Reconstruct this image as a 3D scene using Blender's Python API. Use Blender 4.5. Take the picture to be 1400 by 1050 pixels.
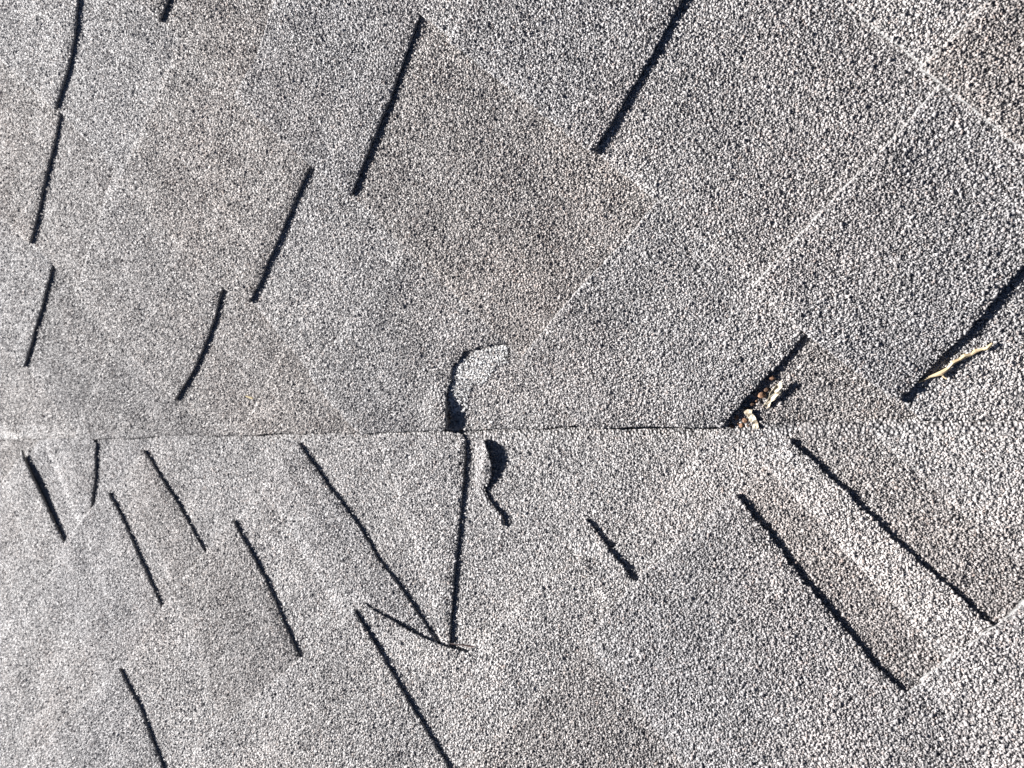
import bpy, bmesh, math, random
import numpy as np
from mathutils import Vector, Matrix, noise

for o in list(bpy.data.objects):
    bpy.data.objects.remove(o)
scene = bpy.context.scene
col = scene.collection

# ------------------------------------------------------------------ camera
cam = bpy.data.cameras.new('camera')
cam.sensor_width = 36.0
cam.lens = 28.099
cam.clip_start = 0.01
cam.clip_end = 400.0
cam.dof.use_dof = True
cam.dof.focus_distance = 0.47
cam.dof.aperture_fstop = 14.0
co = bpy.data.objects.new('camera', cam)
CR = Matrix([[0.963973, 0.037794, 0.263302], [-0.036395, 0.999286, -0.010192], [-0.2635, 0.000242, 0.964659]])
CL = Vector([0.0, 0.02864, 0.51679])
M4 = CR.to_4x4()
M4.translation = CL
co.matrix_world = M4
col.objects.link(co)
scene.camera = co

# ------------------------------------------------------------------ sky and sun
SUN_EL = math.radians(13.5)
SUN_AZ = math.radians(174.0)       # direction towards the sun, measured from +X counter-clockwise
world = bpy.data.worlds.new('World')
scene.world = world
world.use_nodes = True
wn = world.node_tree
wn.nodes.clear()
wo = wn.nodes.new('ShaderNodeOutputWorld')
wb = wn.nodes.new('ShaderNodeBackground')
sky = wn.nodes.new('ShaderNodeTexSky')
sky.sky_type = 'NISHITA'
sky.sun_disc = False
sky.sun_elevation = SUN_EL
sky.sun_rotation = math.pi / 2 - SUN_AZ
sky.air_density = 0.22
sky.dust_density = 0.1
wb.inputs['Strength'].default_value = 0.05
wn.links.new(sky.outputs[0], wb.inputs['Color'])
wn.links.new(wb.outputs[0], wo.inputs['Surface'])

sl = bpy.data.lights.new('sun', 'SUN')
sl.energy = 5.0
sl.angle = math.radians(0.53)
sl.color = (1.0, 0.978, 0.966)
so = bpy.data.objects.new('sun', sl)
sd = Vector((math.cos(SUN_EL) * math.cos(SUN_AZ), math.cos(SUN_EL) * math.sin(SUN_AZ), math.sin(SUN_EL)))
so.rotation_euler = sd.to_track_quat('Z', 'Y').to_euler()
so.location = sd * 20
col.objects.link(so)

vs = scene.view_settings
vs.view_transform = 'Standard'
vs.look = 'None'
vs.gamma = 1.0
vs.use_curve_mapping = False
vs.exposure = 1.84

# ------------------------------------------------------------------ materials
def new_mat(name):
    m = bpy.data.materials.new(name)
    m.use_nodes = True
    nt = m.node_tree
    nt.nodes.clear()
    out = nt.nodes.new('ShaderNodeOutputMaterial')
    b = nt.nodes.new('ShaderNodeBsdfPrincipled')
    nt.links.new(b.outputs[0], out.inputs[0])
    b.inputs['Roughness'].default_value = 0.62
    b.inputs['Specular IOR Level'].default_value = 0.5
    return m, nt, b


def ramp(nt, stops, interp='LINEAR'):
    r = nt.nodes.new('ShaderNodeValToRGB')
    r.color_ramp.interpolation = interp
    e = r.color_ramp.elements
    while len(e) < len(stops):
        e.new(0.5)
    for q, (pos, c) in zip(e, stops):
        q.position = pos
        q.color = (c[0], c[1], c[2], 1)
    return r


def mixc(nt, a, b, f, mode='MIX'):
    n = nt.nodes.new('ShaderNodeMix')
    n.data_type = 'RGBA'
    n.blend_type = mode
    for s, v in ((n.inputs[0], f), (n.inputs[6], a), (n.inputs[7], b)):
        if hasattr(v, 'is_output'):
            nt.links.new(v, s)
        elif isinstance(v, (int, float)):
            s.default_value = v
        else:
            s.default_value = (v[0], v[1], v[2], 1)
    return n.outputs[2]


def tex_noise(nt, vec, scale, detail=3.0, rough=0.55):
    n = nt.nodes.new('ShaderNodeTexNoise')
    n.inputs['Scale'].default_value = scale
    n.inputs['Detail'].default_value = detail
    n.inputs['Roughness'].default_value = rough
    nt.links.new(vec, n.inputs['Vector'])
    return n


def blend_tint(nt, colour, vec):
    """large weathered patches: brownish and bluish colour drops, pale dusty bloom"""
    n1 = tex_noise(nt, vec, 7.0, 4.0)
    r1 = ramp(nt, [(0.40, (0.95, 0.955, 0.98)), (0.50, (1, 1, 1)), (0.62, (1.06, 0.985, 0.945))])
    nt.links.new(n1.outputs['Fac'], r1.inputs[0])
    c = mixc(nt, colour, r1.outputs[0], 0.35, 'MULTIPLY')
    oi = nt.nodes.new('ShaderNodeObjectInfo')
    ro = ramp(nt, [(0.0, (0.72, 0.715, 0.72)), (0.25, (0.95, 0.91, 0.875)), (0.5, (1.02, 1.02, 1.02)),
                   (0.75, (0.85, 0.855, 0.875)), (1.0, (1.20, 1.195, 1.18))])
    nt.links.new(oi.outputs['Random'], ro.inputs[0])
    c = mixc(nt, c, ro.outputs[0], 1.0, 'MULTIPLY')
    n2 = tex_noise(nt, vec, 16.0, 5.0, 0.6)
    r2 = ramp(nt, [(0.35, (0.84, 0.84, 0.84)), (0.53, (1, 1, 1)), (0.66, (1.30, 1.29, 1.27))])
    nt.links.new(n2.outputs['Fac'], r2.inputs[0])
    return mixc(nt, c, r2.outputs[0], 0.6, 'MULTIPLY')


GREYS = [(0.00, (0.040, 0.039, 0.044)), (0.05, (0.133, 0.129, 0.127)), (0.22, (0.226, 0.216, 0.210)),
         (0.45, (0.267, 0.253, 0.245)), (0.62, (0.300, 0.286, 0.277)), (0.80, (0.340, 0.322, 0.309)),
         (0.86, (0.274, 0.230, 0.207)), (0.90, (0.374, 0.358, 0.344)), (1.00, (0.453, 0.435, 0.421))]

# granules: crushed stone, every grain its own shade
MG, nt, b = new_mat('stone_granules')
tc = nt.nodes.new('ShaderNodeTexCoord')
geo = nt.nodes.new('ShaderNodeNewGeometry')
rg = ramp(nt, GREYS)
nt.links.new(geo.outputs['Random Per Island'], rg.inputs[0])
nt.links.new(blend_tint(nt, rg.outputs[0], tc.outputs['Object']), b.inputs['Base Color'])
nb = tex_noise(nt, tc.outputs['Object'], 2200.0, 2.0)
bp = nt.nodes.new('ShaderNodeBump')
bp.inputs['Strength'].default_value = 0.35
bp.inputs['Distance'].default_value = 0.0003
nt.links.new(nb.outputs['Fac'], bp.inputs['Height'])
nt.links.new(bp.outputs[0], b.inputs['Normal'])

# the same grains under a film of pale dust
MD, nt, b = new_mat('dusty_granules')
geo = nt.nodes.new('ShaderNodeNewGeometry')
rg = ramp(nt, [(0.0, (0.16, 0.155, 0.15)), (0.05, (0.46, 0.456, 0.445)), (0.6, (0.54, 0.535, 0.525)), (1.0, (0.62, 0.61, 0.60))])
nt.links.new(geo.outputs['Random Per Island'], rg.inputs[0])
nt.links.new(rg.outputs[0], b.inputs['Base Color'])
b.inputs['Roughness'].default_value = 0.9

# coated sheet under the grains (and beyond them, where the grains are only relief)
MS, nt, b = new_mat('granule_coated_asphalt')
tc = nt.nodes.new('ShaderNodeTexCoord')
vo = nt.nodes.new('ShaderNodeTexVoronoi')
vo.inputs['Scale'].default_value = 560.0
nt.links.new(tc.outputs['Object'], vo.inputs['Vector'])
sepc = nt.nodes.new('ShaderNodeSeparateColor')
nt.links.new(vo.outputs['Color'], sepc.inputs[0])
rg = ramp(nt, GREYS)
nt.links.new(sepc.outputs[0], rg.inputs[0])
rd = ramp(nt, [(0.35, (1, 1, 1)), (0.75, (0.12, 0.12, 0.13))])
nt.links.new(vo.outputs['Distance'], rd.inputs[0])
c = mixc(nt, rg.outputs[0], rd.outputs[0], 1.0, 'MULTIPLY')
nt.links.new(blend_tint(nt, c, tc.outputs['Object']), b.inputs['Base Color'])
bp = nt.nodes.new('ShaderNodeBump')
bp.invert = True
bp.inputs['Strength'].default_value = 1.0
bp.inputs['Distance'].default_value = 0.0016
nt.links.new(vo.outputs['Distance'], bp.inputs['Height'])
nt.links.new(bp.outputs[0], b.inputs['Normal'])

# cut edges: asphalt and felt with stone dust
ME, nt, b = new_mat('dusty_cut_edge')
tc = nt.nodes.new('ShaderNodeTexCoord')
n1 = tex_noise(nt, tc.outputs['Object'], 900.0, 2.0)
r1 = ramp(nt, [(0.34, (0.09, 0.09, 0.09)), (0.47, (0.19, 0.187, 0.18)), (0.70, (0.28, 0.276, 0.268))])
nt.links.new(n1.outputs['Fac'], r1.inputs[0])
nt.links.new(r1.outputs[0], b.inputs['Base Color'])
bp = nt.nodes.new('ShaderNodeBump')
bp.inputs['Strength'].default_value = 0.8
bp.inputs['Distance'].default_value = 0.001
nt.links.new(n1.outputs['Fac'], bp.inputs['Height'])
nt.links.new(bp.outputs[0], b.inputs['Normal'])


def simple(name, c1, c2, scale, rough=0.8, bump=0.3):
    m, nt, b = new_mat(name)
    tc = nt.nodes.new('ShaderNodeTexCoord')
    n1 = tex_noise(nt, tc.outputs['Object'], scale, 4.0)
    r1 = ramp(nt, [(0.35, c1), (0.65, c2)])
    nt.links.new(n1.outputs['Fac'], r1.inputs[0])
    nt.links.new(r1.outputs[0], b.inputs['Base Color'])
    b.inputs['Roughness'].default_value = rough
    bp = nt.nodes.new('ShaderNodeBump')
    bp.inputs['Strength'].default_value = bump
    bp.inputs['Distance'].default_value = 0.0008
    nt.links.new(n1.outputs['Fac'], bp.inputs['Height'])
    nt.links.new(bp.outputs[0], b.inputs['Normal'])
    return m


M_DECK = simple('black_underlayment', (0.012, 0.012, 0.013), (0.03, 0.03, 0.03), 60)
M_TWIG = simple('pale_bark', (0.27, 0.20, 0.115), (0.42, 0.34, 0.21), 300)
M_LEAF = simple('bleached_leaf', (0.15, 0.11, 0.065), (0.46, 0.42, 0.32), 260, 0.7)
M_SEED = simple('seed_husk', (0.09, 0.042, 0.022), (0.26, 0.145, 0.08), 600)
M_STRAW = simple('straw', (0.32, 0.25, 0.11), (0.46, 0.38, 0.20), 400)
M_STEM = simple('dry_stem', (0.02, 0.01, 0.009), (0.05, 0.022, 0.018), 400)
M_CRUMB = simple('litter', (0.035, 0.018, 0.010), (0.14, 0.075, 0.04), 700)
M_GRASS = simple('lawn', (0.03, 0.05, 0.02), (0.07, 0.09, 0.04), 3)

# ------------------------------------------------------------------ the two roof slopes
# every slope has its own frame: u along the courses towards the valley, v up the slope, h off the deck (mm)
PM = 0.37247                       # tangent of the roof pitch; the slopes meet in a valley along X
GY = 1.0 / math.sqrt(2 + 2 * PM * PM)
FRAME = {}
for s in (1, -1):
    U = Vector((1, -s, 0)).normalized()
    V = Vector((1, s, math.sqrt(2) * PM)).normalized()
    N = U.cross(V) * s
    FRAME[s] = np.array([U, V, N])


def to_world(s, P):
    """(n,3) millimetres in slope frame -> metres in the world"""
    return (np.asarray(P, float) @ FRAME[s]) * 0.001


def undulate(P):
    """gentle sag and ripples of an old roof, in mm"""
    x, y = P[:, 0], P[:, 1]
    w = 0.8 * np.sin(x / 47.0 + 1.3 * np.sin(y / 61.0)) * np.sin(y / 39.0 + 0.8)
    w += 0.55 * np.sin(x / 21.0 + y / 33.0 + 2.0) * np.sin(y / 17.0 - x / 55.0)
    w += 0.25 * np.sin(x / 9.0 - y / 13.0) * np.sin(y / 11.0 + x / 19.0 + 1.0)
    return w


# the saw-cut along the valley drifts a little across it: plan line through two points (mm)
CUT_A, CUT_B = np.array([-820.0, -3.5]), np.array([150.0, 7.0])
CUT = {}
for s in (1, -1):
    q = [np.array([(p[0] - s * p[1]) / math.sqrt(2), (p[0] + s * p[1]) / math.sqrt(2) * math.sqrt(1 + PM * PM)]) for p in (CUT_A, CUT_B)]
    d = (q[1] - q[0]) / np.linalg.norm(q[1] - q[0])
    CUT[s] = (q[0], np.array([-d[1], d[0]]), d)


def cut_wander(t):
    return 0.55 * np.sin(t / 23.0) + 0.4 * np.sin(t / 9.0 + 1.0) + 0.25 * np.sin(t / 4.1)


def cut_dist(s, P):
    """mm from the valley cut, positive on the slope's own side"""
    P = np.asarray(P)[:, :2] - CUT[s][0]
    return P @ CUT[s][1] - s * cut_wander(P @ CUT[s][2])


def across(s, P):
    """mm past the valley line, where a sheet bends up onto the other slope"""
    return np.clip(-(P[:, 1] * GY - P[:, 0] / math.sqrt(2)), 0, None)


PITCH = 143.0
BUTT = {1: [[(-113.7, 216.1), (-56.9, 214.8), (2.1, 212.9)],
            [(-338.8, 69.8), (-298.4, 71.5), (-173.5, 76.4), (-91.0, 79.0), (-10.1, 77.5), (54.8, 82.4)],
            [(-550.7, -64.8), (-533.4, -67.6), (-426.5, -68.9), (-354.1, -66.2), (-309.3, -62.2), (-248.5, -64.8), (-188.2, -64.3), (-144.7, -63.9)],
            [(-615.9, -207.1), (-497.2, -210.1), (-381.5, -212.8), (-347.7, -202.7)],
            [(-600.0, -351.0), (-568.9, -350.0), (-465.3, -351.4), (-372.6, -347.4)],
            [(-561.0, -487.1)]],
        -1: [[(17.8, 171.9), (-36.7, 166.1), (-81.8, 173.1)],
            [(-25.0, 31.5), (-109.3, 26.2), (-161.7, 29.6), (-272.3, 32.8)],
            [(-480.8, -134.3), (-355.4, -115.2), (-288.8, -109.2), (-282.2, -109.8), (-262.0, -66.3), (-242.9, -34.6), (-233.4, -22.4), (-189.8, -19.7), (-154.5, -17.6), (-126.8, -8.3), (-119.6, -2.3), (-86.6, 0.9), (-42.7, 4.1), (-21.5, -7.3)],
            [(-347.1, -257.9), (-390.5, -257.5), (-458.1, -259.3), (-524.9, -246.4), (-671.3, -261.1)],
            [(-457.6, -402.5), (-491.0, -407.2), (-532.8, -407.3)]]}
FIRST = {1: 215.0, -1: 170.0}


def butt(s, k, u):
    """height up the slope (mm) of the lower edge of course k at u"""
    u = np.asarray(u, float)
    L = BUTT[s]
    if 0 <= k < len(L):
        p = sorted(L[k])
        e = FIRST[s] - k * PITCH
        xs = [p[0][0] - 120] + [a[0] for a in p] + [p[-1][0] + 120]
        ys = [e] + [a[1] for a in p] + [p[-1][1] if s == -1 and k == 2 else e]
        return np.interp(u, xs, ys)
    return np.full(u.shape, FIRST[s] - k * PITCH)


T_SHEET, T_TAB = 2.6, 2.95


def sheet_h(s, k, P):
    b0 = butt(s, k, P[:, 0])
    h = T_SHEET * (1.0 - (P[:, 1] - b0) / PITCH) + 0.40 * across(s, P)
    if s == -1 and k == 2:                 # torn edge curling up
        a, d = np.array([-284.0, -104.0]), np.array([44.0, 72.0])
        t = np.clip(((P[:, :2] - a) @ d) / (d @ d), 0, 1)
        dist = np.linalg.norm(P[:, :2] - a - t[:, None] * d, axis=1)
        h = h + 3.2 * np.clip(1 - dist / 24.0, 0, 1) ** 2 * (0.35 + 0.65 * np.sin(np.pi * np.clip(t, 0.1, 0.9)))
    if s == 1:                             # the upper slope laps over the other along the valley
        h = h + 1.2 * np.clip(1 - cut_dist(s, P) / 14.0, 0, 1)
    return h


# patch of roof close enough for single grains (metres, plan)
FOOT = np.array([(-641.0, 428.0), (-120.0, 287.0), (146.0, 215.0), (156.0, -2.0), (136.0, -174.0), (-145.0, -231.0), (-718.0, -347.0), (-847.0, -3.0)]) * 0.001


def in_poly(pts, poly):
    poly = np.asarray(poly)
    x, y = pts[:, 0], pts[:, 1]
    inside = np.zeros(len(pts), bool)
    n = len(poly)
    j = n - 1
    for i in range(n):
        xi, yi = poly[i]
        xj, yj = poly[j]
        cond = ((yi > y) != (yj > y))
        with np.errstate(divide='ignore', invalid='ignore'):
            xx = (xj - xi) * (y - yi) / (yj - yi + 1e-12) + xi
        inside ^= cond & (x < xx)
        j = i
    return inside


def densify(poly, step, jit, rng):
    out = []
    n = len(poly)
    for i in range(n):
        a = np.array(poly[i], float)
        b = np.array(poly[(i + 1) % n], float)
        L = np.linalg.norm(b - a)
        k = max(1, int(L / step))
        for q in range(k):
            t = a + (b - a) * q / k
            out.append(t + rng.normal(0, jit, 2))
    return out


LEAN = 1.15
SPACING = 1.25
RNG = np.random.default_rng(7)
TOTAL = [0]


def grains(P, rng):
    """crushed-stone grains at points P (mm, slope frame): 6 corners, 6 facets each"""
    n = len(P)
    if n == 0:
        return np.zeros((0, 3)), np.zeros((0, 3), int)
    r = SPACING * np.clip(rng.lognormal(-0.47, 0.30, n), 0.30, 1.25)
    a0 = rng.uniform(0, 2 * np.pi, n)
    el = rng.uniform(0.72, 1.38, n)
    ea = rng.uniform(0, np.pi, n)
    verts = np.zeros((n, 6, 3))
    tilt = rng.normal(0, 0.34, (n, 2))
    hh = r * rng.uniform(0.36, 0.95, n)
    for i, (ang, rad, top) in enumerate(((0, 1, 0), (90, 1, 0), (180, 1, 0), (270, 1, 0), (40, .52, 1), (215, .52, 1))):
        a = a0 + math.radians(ang) + rng.normal(0, 0.24, n)
        q = r * rad * rng.uniform(0.72, 1.22, n)
        x, y = q * np.cos(a), q * np.sin(a)
        ca, sa = np.cos(ea), np.sin(ea)
        px, py = (x * ca + y * sa) * el, (-x * sa + y * ca) / el
        verts[:, i, 0] = px * ca - py * sa
        verts[:, i, 1] = px * sa + py * ca
        if top:
            verts[:, i, 2] = np.maximum(hh + tilt[:, 0] * verts[:, i, 0] + tilt[:, 1] * verts[:, i, 1], 0.12)
        else:
            verts[:, i, 2] = -0.32
    verts += P[:, None, :]
    F = np.array([(0, 1, 4), (1, 5, 4), (1, 2, 5), (2, 3, 5), (3, 4, 5), (3, 0, 4)])
    faces = (F[None] + (np.arange(n) * 6)[:, None, None]).reshape(-1, 3)
    return verts.reshape(-1, 3), faces


def build_sheet(name, s, poly, hfun, depth, parent, cover=None, step=4.0, jit=0.25, cell=14.0, stone=None):
    """one piece of shingle: a closed slab with the outline poly (u,v in mm), top at hfun, plus its grains"""
    rng = RNG
    pts = densify(poly, step, jit, rng)
    bm = bmesh.new()
    vv = [bm.verts.new((p[0], p[1], 0)) for p in pts]
    try:
        bm.faces.new(vv)
    except ValueError:
        bm.free()
        return None
    # cut along the valley
    g = bm.verts[:] + bm.edges[:] + bm.faces[:]
    nrm = Vector((CUT[s][1][0], CUT[s][1][1], 0))
    p0 = Vector((CUT[s][0][0], CUT[s][0][1], 0)) - nrm * VALLEY_LAP[s]
    bmesh.ops.bisect_plane(bm, geom=g, dist=1e-5, plane_co=p0, plane_no=nrm, clear_inner=True)
    if not bm.faces:
        bm.free()
        return None
    us = [v.co.x for v in bm.verts]
    wv = [v.co.y for v in bm.verts]
    u0, u1, v0, v1 = min(us), max(us), min(wv), max(wv)
    for axis, a, b_, lim in ((0, u0, u1, (-820, 140)), (1, v0, v1, (-700, 300))):
        q = math.ceil(a / cell) * cell
        while q < b_:
            if lim[0] < q < lim[1]:
                c = Vector((q, 0, 0)) if axis == 0 else Vector((0, q, 0))
                n = Vector((1, 0, 0)) if axis == 0 else Vector((0, 1, 0))
                bmesh.ops.bisect_plane(bm, geom=bm.verts[:] + bm.edges[:] + bm.faces[:], dist=1e-5, plane_co=c, plane_no=n)
            q += cell
    # the wall and the underside
    bmesh.ops.triangulate(bm, faces=bm.faces[:])
    dd = Vector((CUT[s][2][0], CUT[s][2][1], 0))
    for v in bm.verts:
        if abs((v.co - p0).dot(nrm)) < 0.02:
            v.co += nrm * s * float(cut_wander((v.co - p0).dot(dd)))
    bm.verts.index_update()
    P = np.array([v.co[:] for v in bm.verts])
    outline = None
    be = [e for e in bm.edges if len(e.link_faces) == 1]
    tri = np.array([[v.index for v in f.verts] for f in bm.faces])
    # keep the top faces pointing up
    A = P[tri[:, 1]] - P[tri[:, 0]]
    B = P[tri[:, 2]] - P[tri[:, 0]]
    flip = (A[:, 0] * B[:, 1] - A[:, 1] * B[:, 0]) < 0
    tri[flip] = tri[flip][:, ::-1]
    edges = []
    for e in be:
        i, j = e.verts[0].index, e.verts[1].index
        f = e.link_faces[0]
        cx = f.calc_center_median()
        d = e.verts[1].co - e.verts[0].co
        w = cx - e.verts[0].co
        if d.x * w.y - d.y * w.x < 0:
            i, j = j, i
        edges.append((i, j))
    bm.free()
    top = P.copy()
    top[:, 2] = hfun(P) + undulate(P)
    bot = top.copy()
    bot[:, 2] -= depth
    outn = np.zeros((len(P), 2))           # worn edges: walls lean out towards the sun, undercut away from it
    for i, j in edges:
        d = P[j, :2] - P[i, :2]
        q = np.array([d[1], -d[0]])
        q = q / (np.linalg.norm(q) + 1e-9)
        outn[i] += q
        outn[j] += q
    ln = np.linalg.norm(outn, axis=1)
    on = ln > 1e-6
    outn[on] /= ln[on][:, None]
    face = np.clip(-(outn[on] @ np.array([0.75, 0.66])) * 1.6, -0.7, 1.0)      # wall shaped by sun direction: lit sides lean out, others undercut for crisp dark shadows
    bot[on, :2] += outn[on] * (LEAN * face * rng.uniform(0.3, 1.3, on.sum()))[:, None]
    n = len(top)
    walls = []
    for i, j in edges:
        walls += [(j, i, n + i), (j, n + i, n + j)]
    walls = np.array(walls)
    low = tri[:, ::-1] + n
    V = np.vstack([top, bot])
    F = [tri, low, walls]
    mats = [np.full(len(tri), 1), np.full(len(low), 2), np.full(len(walls), 2)]
    # grains
    gx = np.arange(u0, u1, SPACING)
    gy = np.arange(v0, v1, SPACING * 0.87)
    lim = to_world(s, np.array([[u, v, 0] for u in (u0, u1) for v in (v0, v1)]))
    U_, V_ = np.meshgrid(gx, gy)
    U_[1::2] += SPACING * 0.5
    G = np.stack([U_.ravel(), V_.ravel()], 1)
    if len(G):
        W = to_world(s, np.c_[G, np.zeros(len(G))])
        G = G[in_poly(W[:, :2], FOOT)]
    if len(G):
        G = G + rng.normal(0, SPACING * 0.24, G.shape)
        inside = in_poly(G, np.array([p for p in pts]))
        inside &= cut_dist(s, G) > -VALLEY_LAP[s]
        for cp in (cover or []):
            if inside.any():
                inside &= ~in_poly(G, cp)
        G = G[inside]
    if len(G):
        keep = rng.random(len(G)) < 0.965
        G = G[keep]
        P3 = np.c_[G, np.zeros(len(G))]
        P3[:, 2] = hfun(P3) + undulate(P3)
        gv, gf = grains(P3, rng)
        F.append(gf + len(V))
        mats.append(np.zeros(len(gf), int))
        V = np.vstack([V, gv])
    Fa = np.vstack(F).astype(np.int32)
    Ma = np.concatenate(mats).astype(np.int32)
    Wd = to_world(s, V)
    me = bpy.data.meshes.new(name)
    me.vertices.add(len(Wd))
    me.vertices.foreach_set('co', Wd.astype(np.float32).ravel())
    me.loops.add(len(Fa) * 3)
    me.loops.foreach_set('vertex_index', Fa.ravel())
    me.polygons.add(len(Fa))
    me.polygons.foreach_set('loop_start', np.arange(0, len(Fa) * 3, 3, dtype=np.int32))
    for m in (stone or MG, MS, ME):
        me.materials.append(m)
    me.polygons.foreach_set('material_index', Ma)
    me.update(calc_edges=True)
    TOTAL[0] += len(Fa)
    o = bpy.data.objects.new(name, me)
    col.objects.link(o)
    o.parent = parent
    return o


def thing(name, label, cat, group=None):
    o = bpy.data.objects.new(name, None)
    o.empty_display_size = 0.05
    o['label'] = label
    o['category'] = cat
    if group:
        o['group'] = group
    col.objects.link(o)
    return o


VALLEY_LAP = {1: 0.6, -1: -1.5}
TABS = {1: [(1, [(-175.8, 76.4), (-178.8, 115.5), (-181.7, 147.0), (-185.1, 170.8)], None, {}),
            (1, [(52.4, 81.8), (49.5, 112.4), (48.0, 138.0), (43.6, 169.3)], [(-49.4, 82.1), (-50.1, 102.4), (-48.5, 146.1), (-46.9, 185.4), (-47.8, 214.7)], {}),
            (0, None, [(-60.2, 213.6), (-57.3, 242.1)], {}),
            (2, [(-534.4, -67.1), (-533.8, -49.4)], None, {}),
            (2, [(-311.3, -61.7), (-317.5, -9.3), (-322.8, 30.6), (-329.5, 69.3)], [(-440.4, -69.0), (-435.5, -34.2), (-439.9, 10.0)], {}),
            (2, [(-5.8, -4.0), (-8.1, 29.0), (-8.0, 51.2), (-9.3, 72.8)], [(-134.7, -56.9), (-131.4, 9.5), (-126.5, 58.5)], {'lift': 2.2, 'at': (-8, 0), 'rad': 60}),
            (3, [(-617.7, -204.7), (-617.7, -164.1), (-619.3, -136.9), (-627.0, -108.2)], None, {}),
            (3, [(-349.8, -202.6), (-350.6, -150.4), (-353.2, -106.4), (-354.5, -68.5)], [(-519.7, -201.6), (-512.7, -106.1)], {}),
            (3, [(-144.2, -162.7), (-149.7, -143.5), (-159.3, -135.4), (-166.4, -125.1), (-171.9, -107.2), (-172.2, -93.9), (-164.7, -80.2), (-149.3, -64.2)], [(-270.0, -206.3), (-264.4, -171.8), (-255.9, -81.1)], {'lift': 4.6, 'jit': 0.75, 'at': (-150, -146), 'rad': 26}),
            (4, [(-603.6, -344.5), (-607.4, -289.9), (-609.8, -241.9), (-612.9, -211.2)], None, {}),
            (4, [(-374.3, -346.6), (-372.6, -322.2), (-371.0, -290.3), (-375.1, -249.2), (-382.3, -213.2)], [(-528.9, -332.1), (-532.4, -215.3)], {}),
            (4, None, [(-299.2, -313.9), (-300.3, -201.3)], {}),
            (5, [(-564.1, -486.3), (-566.6, -394.0), (-569.9, -353.5)], None, {}),
            (5, None, [(-467.8, -435.3), (-469.0, -364.1)], {})],
        -1: [(1, [(-26.4, 30.3), (-29.6, 63.3), (-34.1, 90.1), (-36.8, 124.3), (-39.4, 148.9), (-37.6, 164.8)], [(-162.6, 31.7), (-158.9, 134.9)], {}),
            (1, [(18.9, 27.6), (18.8, 66.8), (16.7, 104.6), (17.3, 141.6), (16.9, 170.1)], [(-1.2, 34.0), (-11.8, 170.0)], {}),
            (1, None, [(52.7, 59.7), (49.9, 158.8)], {}),
            (0, None, [(-27.2, 170.4), (-35.0, 207.3)], {}),
            (2, [(-290.0, -110.3), (-291.6, -63.0), (-292.6, -20.0), (-292.4, 23.2)], [(-426.0, -123.5), (-418.9, -38.7)], {}),
            (2, [(-108.2, -29.0), (-109.1, -13.4), (-109.4, 0.4), (-110.0, 25.6), (-110.3, 30.8)], [(-127.0, -29.1), (-133.5, 13.7), (-133.7, 24.2)], {'raw': 1}),
            (3, [(-525.6, -247.1), (-521.2, -201.1), (-524.2, -146.1)], None, {}),
            (3, [(-348.0, -258.5), (-348.3, -214.2), (-351.3, -166.0), (-356.0, -115.8)], [(-440.4, -247.9), (-453.0, -127.3)], {}),
            (3, [(-254.8, -256.5), (-253.9, -209.9), (-251.4, -162.6), (-252.5, -125.7), (-249.8, -97.9), (-250.0, -58.8)], [(-305.8, -249.3), (-308.5, -114.3)], {}),
            (3, [(-138.8, -139.5), (-169.4, -109.0), (-203.9, -77.2), (-244.1, -36.4)], [(-194.8, -194.4), (-224.2, -95.9), (-247.9, -41.5)], {'full': 1}),
            (4, [(-458.6, -403.3), (-455.9, -345.8), (-457.4, -301.6), (-458.8, -260.0)], [(-563.7, -398.6), (-561.6, -256.1)], {}),
            (4, [(-399.3, -406.1), (-392.9, -331.7), (-391.2, -258.1)], [(-436.4, -400.1), (-437.1, -253.3)], {}),
            (5, [(-545.9, -568.7), (-544.3, -556.2), (-540.1, -494.8), (-537.3, -411.5)], None, {'lift': 3.0, 'at': (-541, -490), 'rad': 110}),
            (5, [(-449.0, -464.2), (-457.4, -453.4), (-471.9, -431.1), (-492.9, -408.8)], [(-514.2, -527.9), (-515.7, -404.9)], {})]}
LIFT_AT = {}


def bump_at(P, c, r):
    d = np.hypot(P[:, 0] - c[0], P[:, 1] - c[1]) / r
    return np.clip(1 - d * d, 0, None) ** 2


def tab_poly(s, k, right, left, default=125.0):
    if right is None:
        right = [(left[0][0] + 400.0, left[0][1])]
    if left is None:
        left = [(right[0][0] - default, right[0][1])]
    def ends(e):
        e = [tuple(a) for a in e]
        lo = float(butt(s, k, e[0][0])) - 1.2
        hi = float(butt(s, k - 1, e[-1][0])) + 6.0
        if e[0][1] > lo + 0.5:
            e = [(e[0][0], lo)] + e
        else:
            e = [(e[0][0], lo)] + e[1:]
        if e[-1][1] < hi:
            e = e + [(e[-1][0], hi)]
        return e
    R_, L_ = ends(right), ends(left)
    mid = []
    a, b_ = R_[-1][0], L_[-1][0]
    for q in np.linspace(a, b_, 8)[1:-1]:
        mid.append((q, float(butt(s, k - 1, q)) + 6.0))
    low = []
    a, b_ = L_[0][0], R_[0][0]
    for q in np.linspace(a, b_, 8)[1:-1]:
        low.append((q, float(butt(s, k, q)) - 1.2))
    return R_ + mid + L_[::-1] + low


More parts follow.
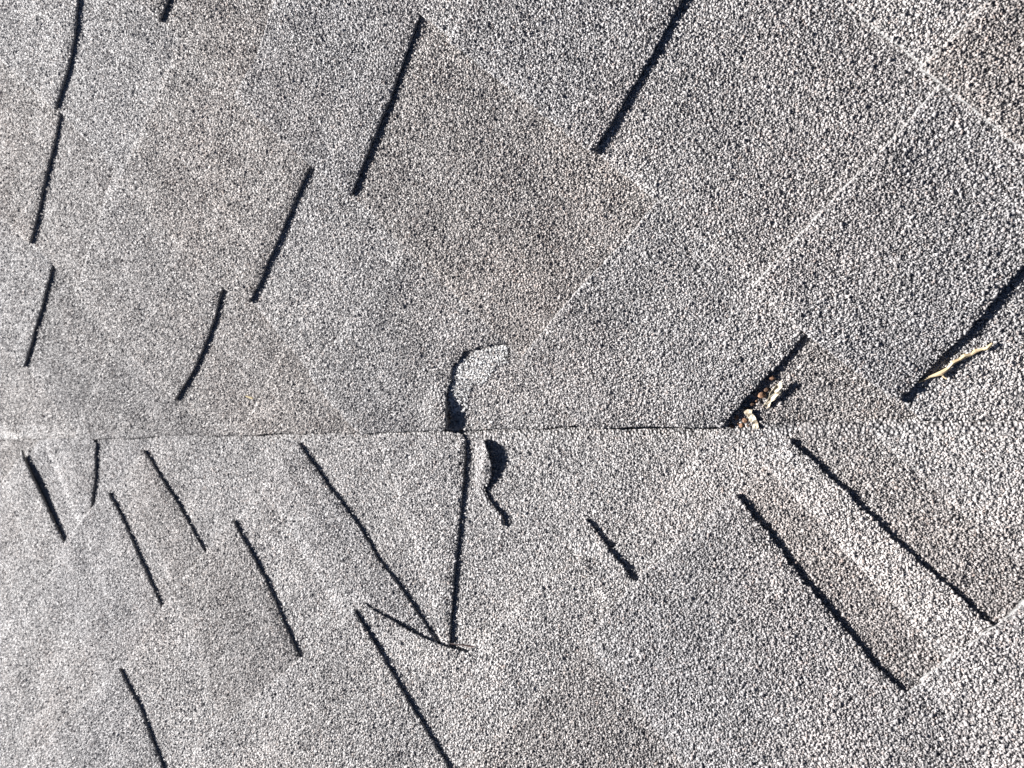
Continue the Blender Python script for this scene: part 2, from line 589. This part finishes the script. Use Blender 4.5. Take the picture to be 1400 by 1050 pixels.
roof = thing('roof', 'grey asphalt shingle roof, two slopes meeting in a valley', 'roof')
U_FAR = -1500.0
K_LOW, K_HIGH = 10, -6
for s in (1, -1):
    tabs = {}
    for (k, r, l, kw) in TABS[s]:
        tabs.setdefault(k, []).append(((list(r) + list(l)[::-1]) if kw.get('raw') else tab_poly(s, k, r, l), kw))
    # tabs that run on past the part of the roof in the picture
    rr = random.Random(3 + s)
    for k in range(K_HIGH, K_LOW):
        have = [np.array(p)[:, 0] for p, _ in tabs.get(k, [])]
        lim = min([h.min() for h in have]) - 140 if have else None
        u = (FIRST[s] - k * PITCH) + 40
        if s == 1 and k == 6:
            u -= 140
        while u > U_FAR + 160:
            w = rr.uniform(90, 150)
            if lim is None or u < lim:
                if lim is not None or u - w < 900:
                    tabs.setdefault(k, []).append((tab_poly(s, k, [(u, float(butt(s, k, u)))], [(u - w, float(butt(s, k, u - w)))]), {}))
            u -= w + rr.uniform(60, 130)
    for k in range(K_HIGH, K_LOW):
        vmid = FIRST[s] - k * PITCH
        u_end = vmid + PITCH * 1.6 + 60
        us = np.concatenate([[U_FAR], np.arange(-900, min(u_end, 160), 6.0), [u_end]]) if u_end > -880 else np.linspace(U_FAR, u_end, 12)
        lowe = [(u, float(butt(s, k, u))) for u in us]
        uppe = [(u, float(butt(s, k - 1, u)) + 12.0) for u in us[::-1]]
        cover = []
        for poly, kw in tabs.get(k, []):
            a = np.array(poly)
            c = a.mean(0)
            cover.append(c + (a - c) * 0.985)
        up = [(u, float(butt(s, k - 1, u)) + 2.5) for u in us] + [(u_end, vmid + 3 * PITCH), (U_FAR, vmid + 3 * PITCH)]
        cover.append(np.array(up))
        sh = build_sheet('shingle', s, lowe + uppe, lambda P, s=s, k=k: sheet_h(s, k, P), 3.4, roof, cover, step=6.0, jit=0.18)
        if sh is None:
            continue
        for poly, kw in tabs.get(k, []):
            lift = kw.get('lift', 0.0)
            ul = min(p[0] for p in poly)
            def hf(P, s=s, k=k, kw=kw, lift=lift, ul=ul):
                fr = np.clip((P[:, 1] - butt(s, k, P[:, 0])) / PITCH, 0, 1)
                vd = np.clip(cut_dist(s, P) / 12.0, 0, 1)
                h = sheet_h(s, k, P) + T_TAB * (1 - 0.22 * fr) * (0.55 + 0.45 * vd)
                if s == -1 and not kw.get('raw') and not kw.get('full'):      # this slope's tabs shaped flat on the sun side, so no lit edge shows
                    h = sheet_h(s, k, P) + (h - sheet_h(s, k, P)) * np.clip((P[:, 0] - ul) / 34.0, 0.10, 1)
                if kw.get('raw'):
                    q = np.clip((P[:, 1] - butt(s, k, P[:, 0])) / 9.0 + 1.0, 0, 1)
                    h = (sheet_h(s, k + 1, P) + 2.4) * (1 - q) + (sheet_h(s, k, P) + 3.0) * q
                if lift:
                    h = h + lift * bump_at(P, kw['at'], kw['rad'])
                return h
            cv = [np.array([(u, float(butt(s, k - 1, u)) + 2.5) for u in us] + [(u_end, vmid + 3 * PITCH), (U_FAR, vmid + 3 * PITCH)])]
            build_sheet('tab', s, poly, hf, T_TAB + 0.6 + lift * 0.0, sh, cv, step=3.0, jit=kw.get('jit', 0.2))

# dusty lower layer laid bare by the tear
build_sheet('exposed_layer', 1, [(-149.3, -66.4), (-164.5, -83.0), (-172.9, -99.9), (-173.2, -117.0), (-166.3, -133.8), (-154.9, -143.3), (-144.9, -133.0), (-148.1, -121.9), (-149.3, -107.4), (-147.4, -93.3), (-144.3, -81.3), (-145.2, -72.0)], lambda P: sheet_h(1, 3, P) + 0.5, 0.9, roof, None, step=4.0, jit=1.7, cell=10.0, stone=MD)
# torn scrap and curled strip of shingle left standing by the valley
def b2_top(P):
    return sheet_h(-1, 3, P)
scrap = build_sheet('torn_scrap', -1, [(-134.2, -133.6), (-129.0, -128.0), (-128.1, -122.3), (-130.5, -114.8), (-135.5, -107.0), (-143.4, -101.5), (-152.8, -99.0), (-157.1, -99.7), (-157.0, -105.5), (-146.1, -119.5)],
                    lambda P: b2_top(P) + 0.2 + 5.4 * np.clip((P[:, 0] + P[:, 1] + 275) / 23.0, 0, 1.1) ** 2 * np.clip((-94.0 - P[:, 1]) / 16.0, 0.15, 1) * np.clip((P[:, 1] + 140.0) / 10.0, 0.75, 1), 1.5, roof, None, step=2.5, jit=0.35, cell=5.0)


def tube(name, s, path, radii, hfun, mat, parent=None, seg=7, squash=1.0, rng=random.Random(5)):
    """tapered bent tube through points (u,v) mm in a slope frame"""
    pts = [(p[0], p[1], hfun(i / (len(path) - 1))) for i, p in enumerate(path)]
    W = [Vector(to_world(s, np.array([p]))[0]) for p in pts]
    N = Vector(FRAME[s][2])
    bm = bmesh.new()
    rings = []
    for i, w in enumerate(W):
        t = (W[min(i + 1, len(W) - 1)] - W[max(i - 1, 0)]).normalized()
        side = t.cross(N).normalized()
        up = side.cross(t).normalized()
        r = radii[i] * 0.001
        ring = []
        for q in range(seg):
            a = 2 * math.pi * q / seg
            k = r * rng.uniform(0.85, 1.15)
            ring.append(bm.verts.new(w + side * math.cos(a) * k + up * math.sin(a) * k * squash))
        rings.append(ring)
    for a, b_ in zip(rings, rings[1:]):
        for q in range(seg):
            bm.faces.new((a[q], a[(q + 1) % seg], b_[(q + 1) % seg], b_[q]))
    bm.faces.new(rings[0][::-1])
    bm.faces.new(rings[-1])
    bmesh.ops.recalc_face_normals(bm, faces=bm.faces[:])
    me = bpy.data.meshes.new(name)
    bm.to_mesh(me)
    bm.free()
    me.materials.append(mat)
    o = bpy.data.objects.new(name, me)
    col.objects.link(o)
    if parent:
        o.parent = parent
    return o


def surf(s, k, p, extra):
    P = np.array([[p[0], p[1], 0.0]])
    return float((sheet_h(s, k, P) + undulate(P))[0]) + extra


st = [(-153.7, -100.8), (-155.6, -91.0), (-155.7, -81.6), (-154.9, -75.1), (-157.7, -70.1)]
tube('torn_strip', -1, st, [1.8, 2.1, 2.2, 2.1, 1.2], lambda t: surf(-1, 3, st[2], 1.2 + 1.3 * math.sin(t * 2.6)), MS, roof, 7, 0.7)

# roof deck boards under the shingles
for s in (1, -1):
    bm = bmesh.new()
    P = [(U_FAR, -1260), (0, 0), (1040, 1120), (U_FAR, 1120)]
    P = [(U_FAR, U_FAR * math.sqrt(1 + PM * PM)), (1080, 1080 * math.sqrt(1 + PM * PM)), (U_FAR, 1080 * math.sqrt(1 + PM * PM))]
    tv = [bm.verts.new(to_world(s, np.array([[a, c, -6.0]]))[0]) for a, c in P]
    bv = [bm.verts.new(to_world(s, np.array([[a, c, -24.0]]))[0]) for a, c in P]
    bm.faces.new(tv)
    bm.faces.new(bv[::-1])
    for i in range(3):
        j = (i + 1) % 3
        bm.faces.new((tv[i], bv[i], bv[j], tv[j]))
    bmesh.ops.recalc_face_normals(bm, faces=bm.faces[:])
    me = bpy.data.meshes.new('roof_deck')
    bm.to_mesh(me)
    bm.free()
    me.materials.append(M_DECK)
    o = bpy.data.objects.new('roof_deck', me)
    col.objects.link(o)
    o.parent = roof

# ------------------------------------------------------------------ litter lying on the roof
def label(o, text, cat, group=None):
    o['label'] = text
    o['category'] = cat
    if group:
        o['group'] = group
    return o


tw = [(52.0, 95.7), (53.8, 102.0), (56.1, 107.2), (56.6, 111.1), (56.1, 115.0), (57.2, 118.3), (57.5, 121.3), (59.1, 123.9), (59.1, 126.7), (61.0, 129.5), (61.9, 131.4), (61.6, 134.9)]
twig = label(tube('twig', 1, tw, [0.5, 0.6, 1.3, 0.85, 1.15, 0.85, 1.2, 0.85, 1.1, 0.75, 0.95, 0.5],
           lambda t: surf(1, 1, tw[3], 1.6 + 0.5 * math.sin(t * 7)), M_TWIG, None, 8),
      'thin crooked tan twig lying beside a long shadowed shingle gap', 'twig')
tube('spur', 1, [tw[2], (tw[2][0] + 2.2, tw[2][1] - 0.8), (tw[2][0] + 4.0, tw[2][1] - 0.4)], [0.7, 0.55, 0.3], lambda t: surf(1, 1, tw[3], 1.7 + t), M_TWIG, twig, 6)
sm = [(-241.3, -37.2), (-235.4, -31.0), (-230.9, -26.1), (-226.1, -20.8)]
label(tube('dry_stem', -1, sm, [0.35, 0.4, 0.4, 0.45], lambda t: surf(-1, 3, sm[1], 3.0), M_STEM, None, 6),
      'thin dark reddish stem at the foot of the torn shingle', 'stem')
sw = [(-310.9, -279.1), (-304.2, -275.2), (-221.3, -210.8), (-210.9, -210.6)]
label(tube('straw_bit', 1, sw[:2], [0.5, 0.8], lambda t: surf(1, 4, sw[0], 4.6), M_STRAW, None, 6),
      'tiny yellow straw fragment on plain shingle away from the torn edge', 'straw')
label(tube('straw_bit', 1, [sw[2], (sw[2][0] + 5, sw[2][1] + 1.5), sw[3]], [0.4, 0.7, 0.4], lambda t: surf(1, 4, sw[2], 4.2), M_STRAW, None, 6),
      'pale curved straw fragment just above the valley seam, near the torn edge', 'straw')


def leaf(name, s, outline, hfun, mat):
    """dry curled leaf with real thickness"""
    bm = bmesh.new()
    vs_ = [bm.verts.new((p[0], p[1], 0)) for p in outline]
    bm.faces.new(vs_)
    for axis in (0, 1):
        lo = min(p[axis] for p in outline)
        hi = max(p[axis] for p in outline)
        q = lo + 1.6
        while q < hi:
            c = Vector((q, 0, 0)) if axis == 0 else Vector((0, q, 0))
            n = Vector((1, 0, 0)) if axis == 0 else Vector((0, 1, 0))
            bmesh.ops.bisect_plane(bm, geom=bm.verts[:] + bm.edges[:] + bm.faces[:], dist=1e-5, plane_co=c, plane_no=n)
            q += 1.6
    bmesh.ops.triangulate(bm, faces=bm.faces[:])
    for v in bm.verts:
        z = hfun(v.co.x, v.co.y)
        v.co = Vector(to_world(s, np.array([[v.co.x, v.co.y, z]]))[0])
    bmesh.ops.recalc_face_normals(bm, faces=bm.faces[:])
    bmesh.ops.solidify(bm, geom=bm.faces[:], thickness=0.0003)
    me = bpy.data.meshes.new(name)
    bm.to_mesh(me)
    bm.free()
    me.materials.append(mat)
    o = bpy.data.objects.new(name, me)
    col.objects.link(o)
    return o


lA = [(2.7, 26.3), (2.1, 31.5), (-0.0, 35.8), (-0.6, 40.3), (-0.4, 46.2), (2.9, 43.8), (4.7, 39.9), (4.8, 34.2), (4.2, 31.7), (5.7, 28.7), (5.1, 26.2)]
lB = [(-4.9, 15.9), (-0.3, 20.6), (0.9, 18.6), (4.9, 18.0), (10.7, 14.0), (8.0, 11.2), (1.9, 14.2)]
base = surf(1, 2, (0, 30), 0)
label(leaf('leaf_scrap', 1, lA, lambda u, v: base + 1.2 + max(0.0, (v - 26) * 0.14) + 0.7 * math.sin(u * 1.5 + v * 0.4) + 0.4 * math.sin(v * 1.3), M_LEAF),
      'long narrow cream leaf scrap standing up out of the littered gap', 'leaf')
label(leaf('leaf_scrap', 1, lB, lambda u, v: base + 1.2 + max(0.0, (v - 11) * 0.22) + 0.6 * math.sin(u * 1.1 - v * 0.6), M_LEAF),
      'broad cream leaf scrap lying in the littered gap by the valley seam', 'leaf')


def seed(p, r, text, name='seed_husk', group='seed husks caught in the shingle gap', mat=None, cat='seed'):
    bm = bmesh.new()
    bmesh.ops.create_icosphere(bm, subdivisions=2, radius=r * 0.001)
    for v in bm.verts:
        d = v.co.normalized()
        k = 1 + 0.28 * noise.noise(d * 2.3 + Vector((p[0], p[1], 0)))
        v.co = Vector((v.co.x * k * 1.15, v.co.y * k, v.co.z * k * 0.8))
    w = Vector(to_world(1, np.array([[p[0], p[1], base + r * 0.75]]))[0])
    bmesh.ops.translate(bm, verts=bm.verts[:], vec=w)
    me = bpy.data.meshes.new(name)
    bm.to_mesh(me)
    bm.free()
    me.materials.append(mat or M_SEED)
    o = bpy.data.objects.new(name, me)
    col.objects.link(o)
    label(o, text, cat, group)


SD = [(-2.4, 30.8), (-5.1, 42.8), (-3.7, 9.2), (1.3, 11.6), (1.9, 7.5)]
for p, r, t in zip(SD, (2.0, 1.3, 1.4, 1.6, 1.4), (
        'largest round brown seed husk, in the middle of the littered gap',
        'small brown seed husk farthest up the littered gap, past the long leaf scrap',
        'small brown seed husk at the gap wall, beside the broad leaf scrap',
        'brown seed husk crumb under the broad leaf scrap by the valley seam',
        'brown seed husk crumb touching the valley seam at the littered gap')):
    seed(p, r, t)

for q in [(-3.0, 17.7), (-2.7, 22.6), (-0.2, 7.2), (-2.7, 35.0), (4.7, 10.3), (-1.7, 2.8), (-2.0, 25.9), (8.1, 11.7)]:
    seed(q, 0.9 + 0.5 * RNG.random(), 'tiny dark brown crumb of litter packed in the leaf-strewn shingle gap', 'litter_crumb', 'crumbs of litter in the gap', M_CRUMB, 'crumb')

# ------------------------------------------------------------------ the garden far below
bm = bmesh.new()
bmesh.ops.create_grid(bm, x_segments=8, y_segments=8, size=150)
bmesh.ops.translate(bm, verts=bm.verts[:], vec=(0, 0, -4.2))
me = bpy.data.meshes.new('ground')
bm.to_mesh(me)
bm.free()
me.materials.append(M_GRASS)
gr = bpy.data.objects.new('ground', me)
gr['kind'] = 'structure'
col.objects.link(gr)
print('triangles in shingles:', TOTAL[0])
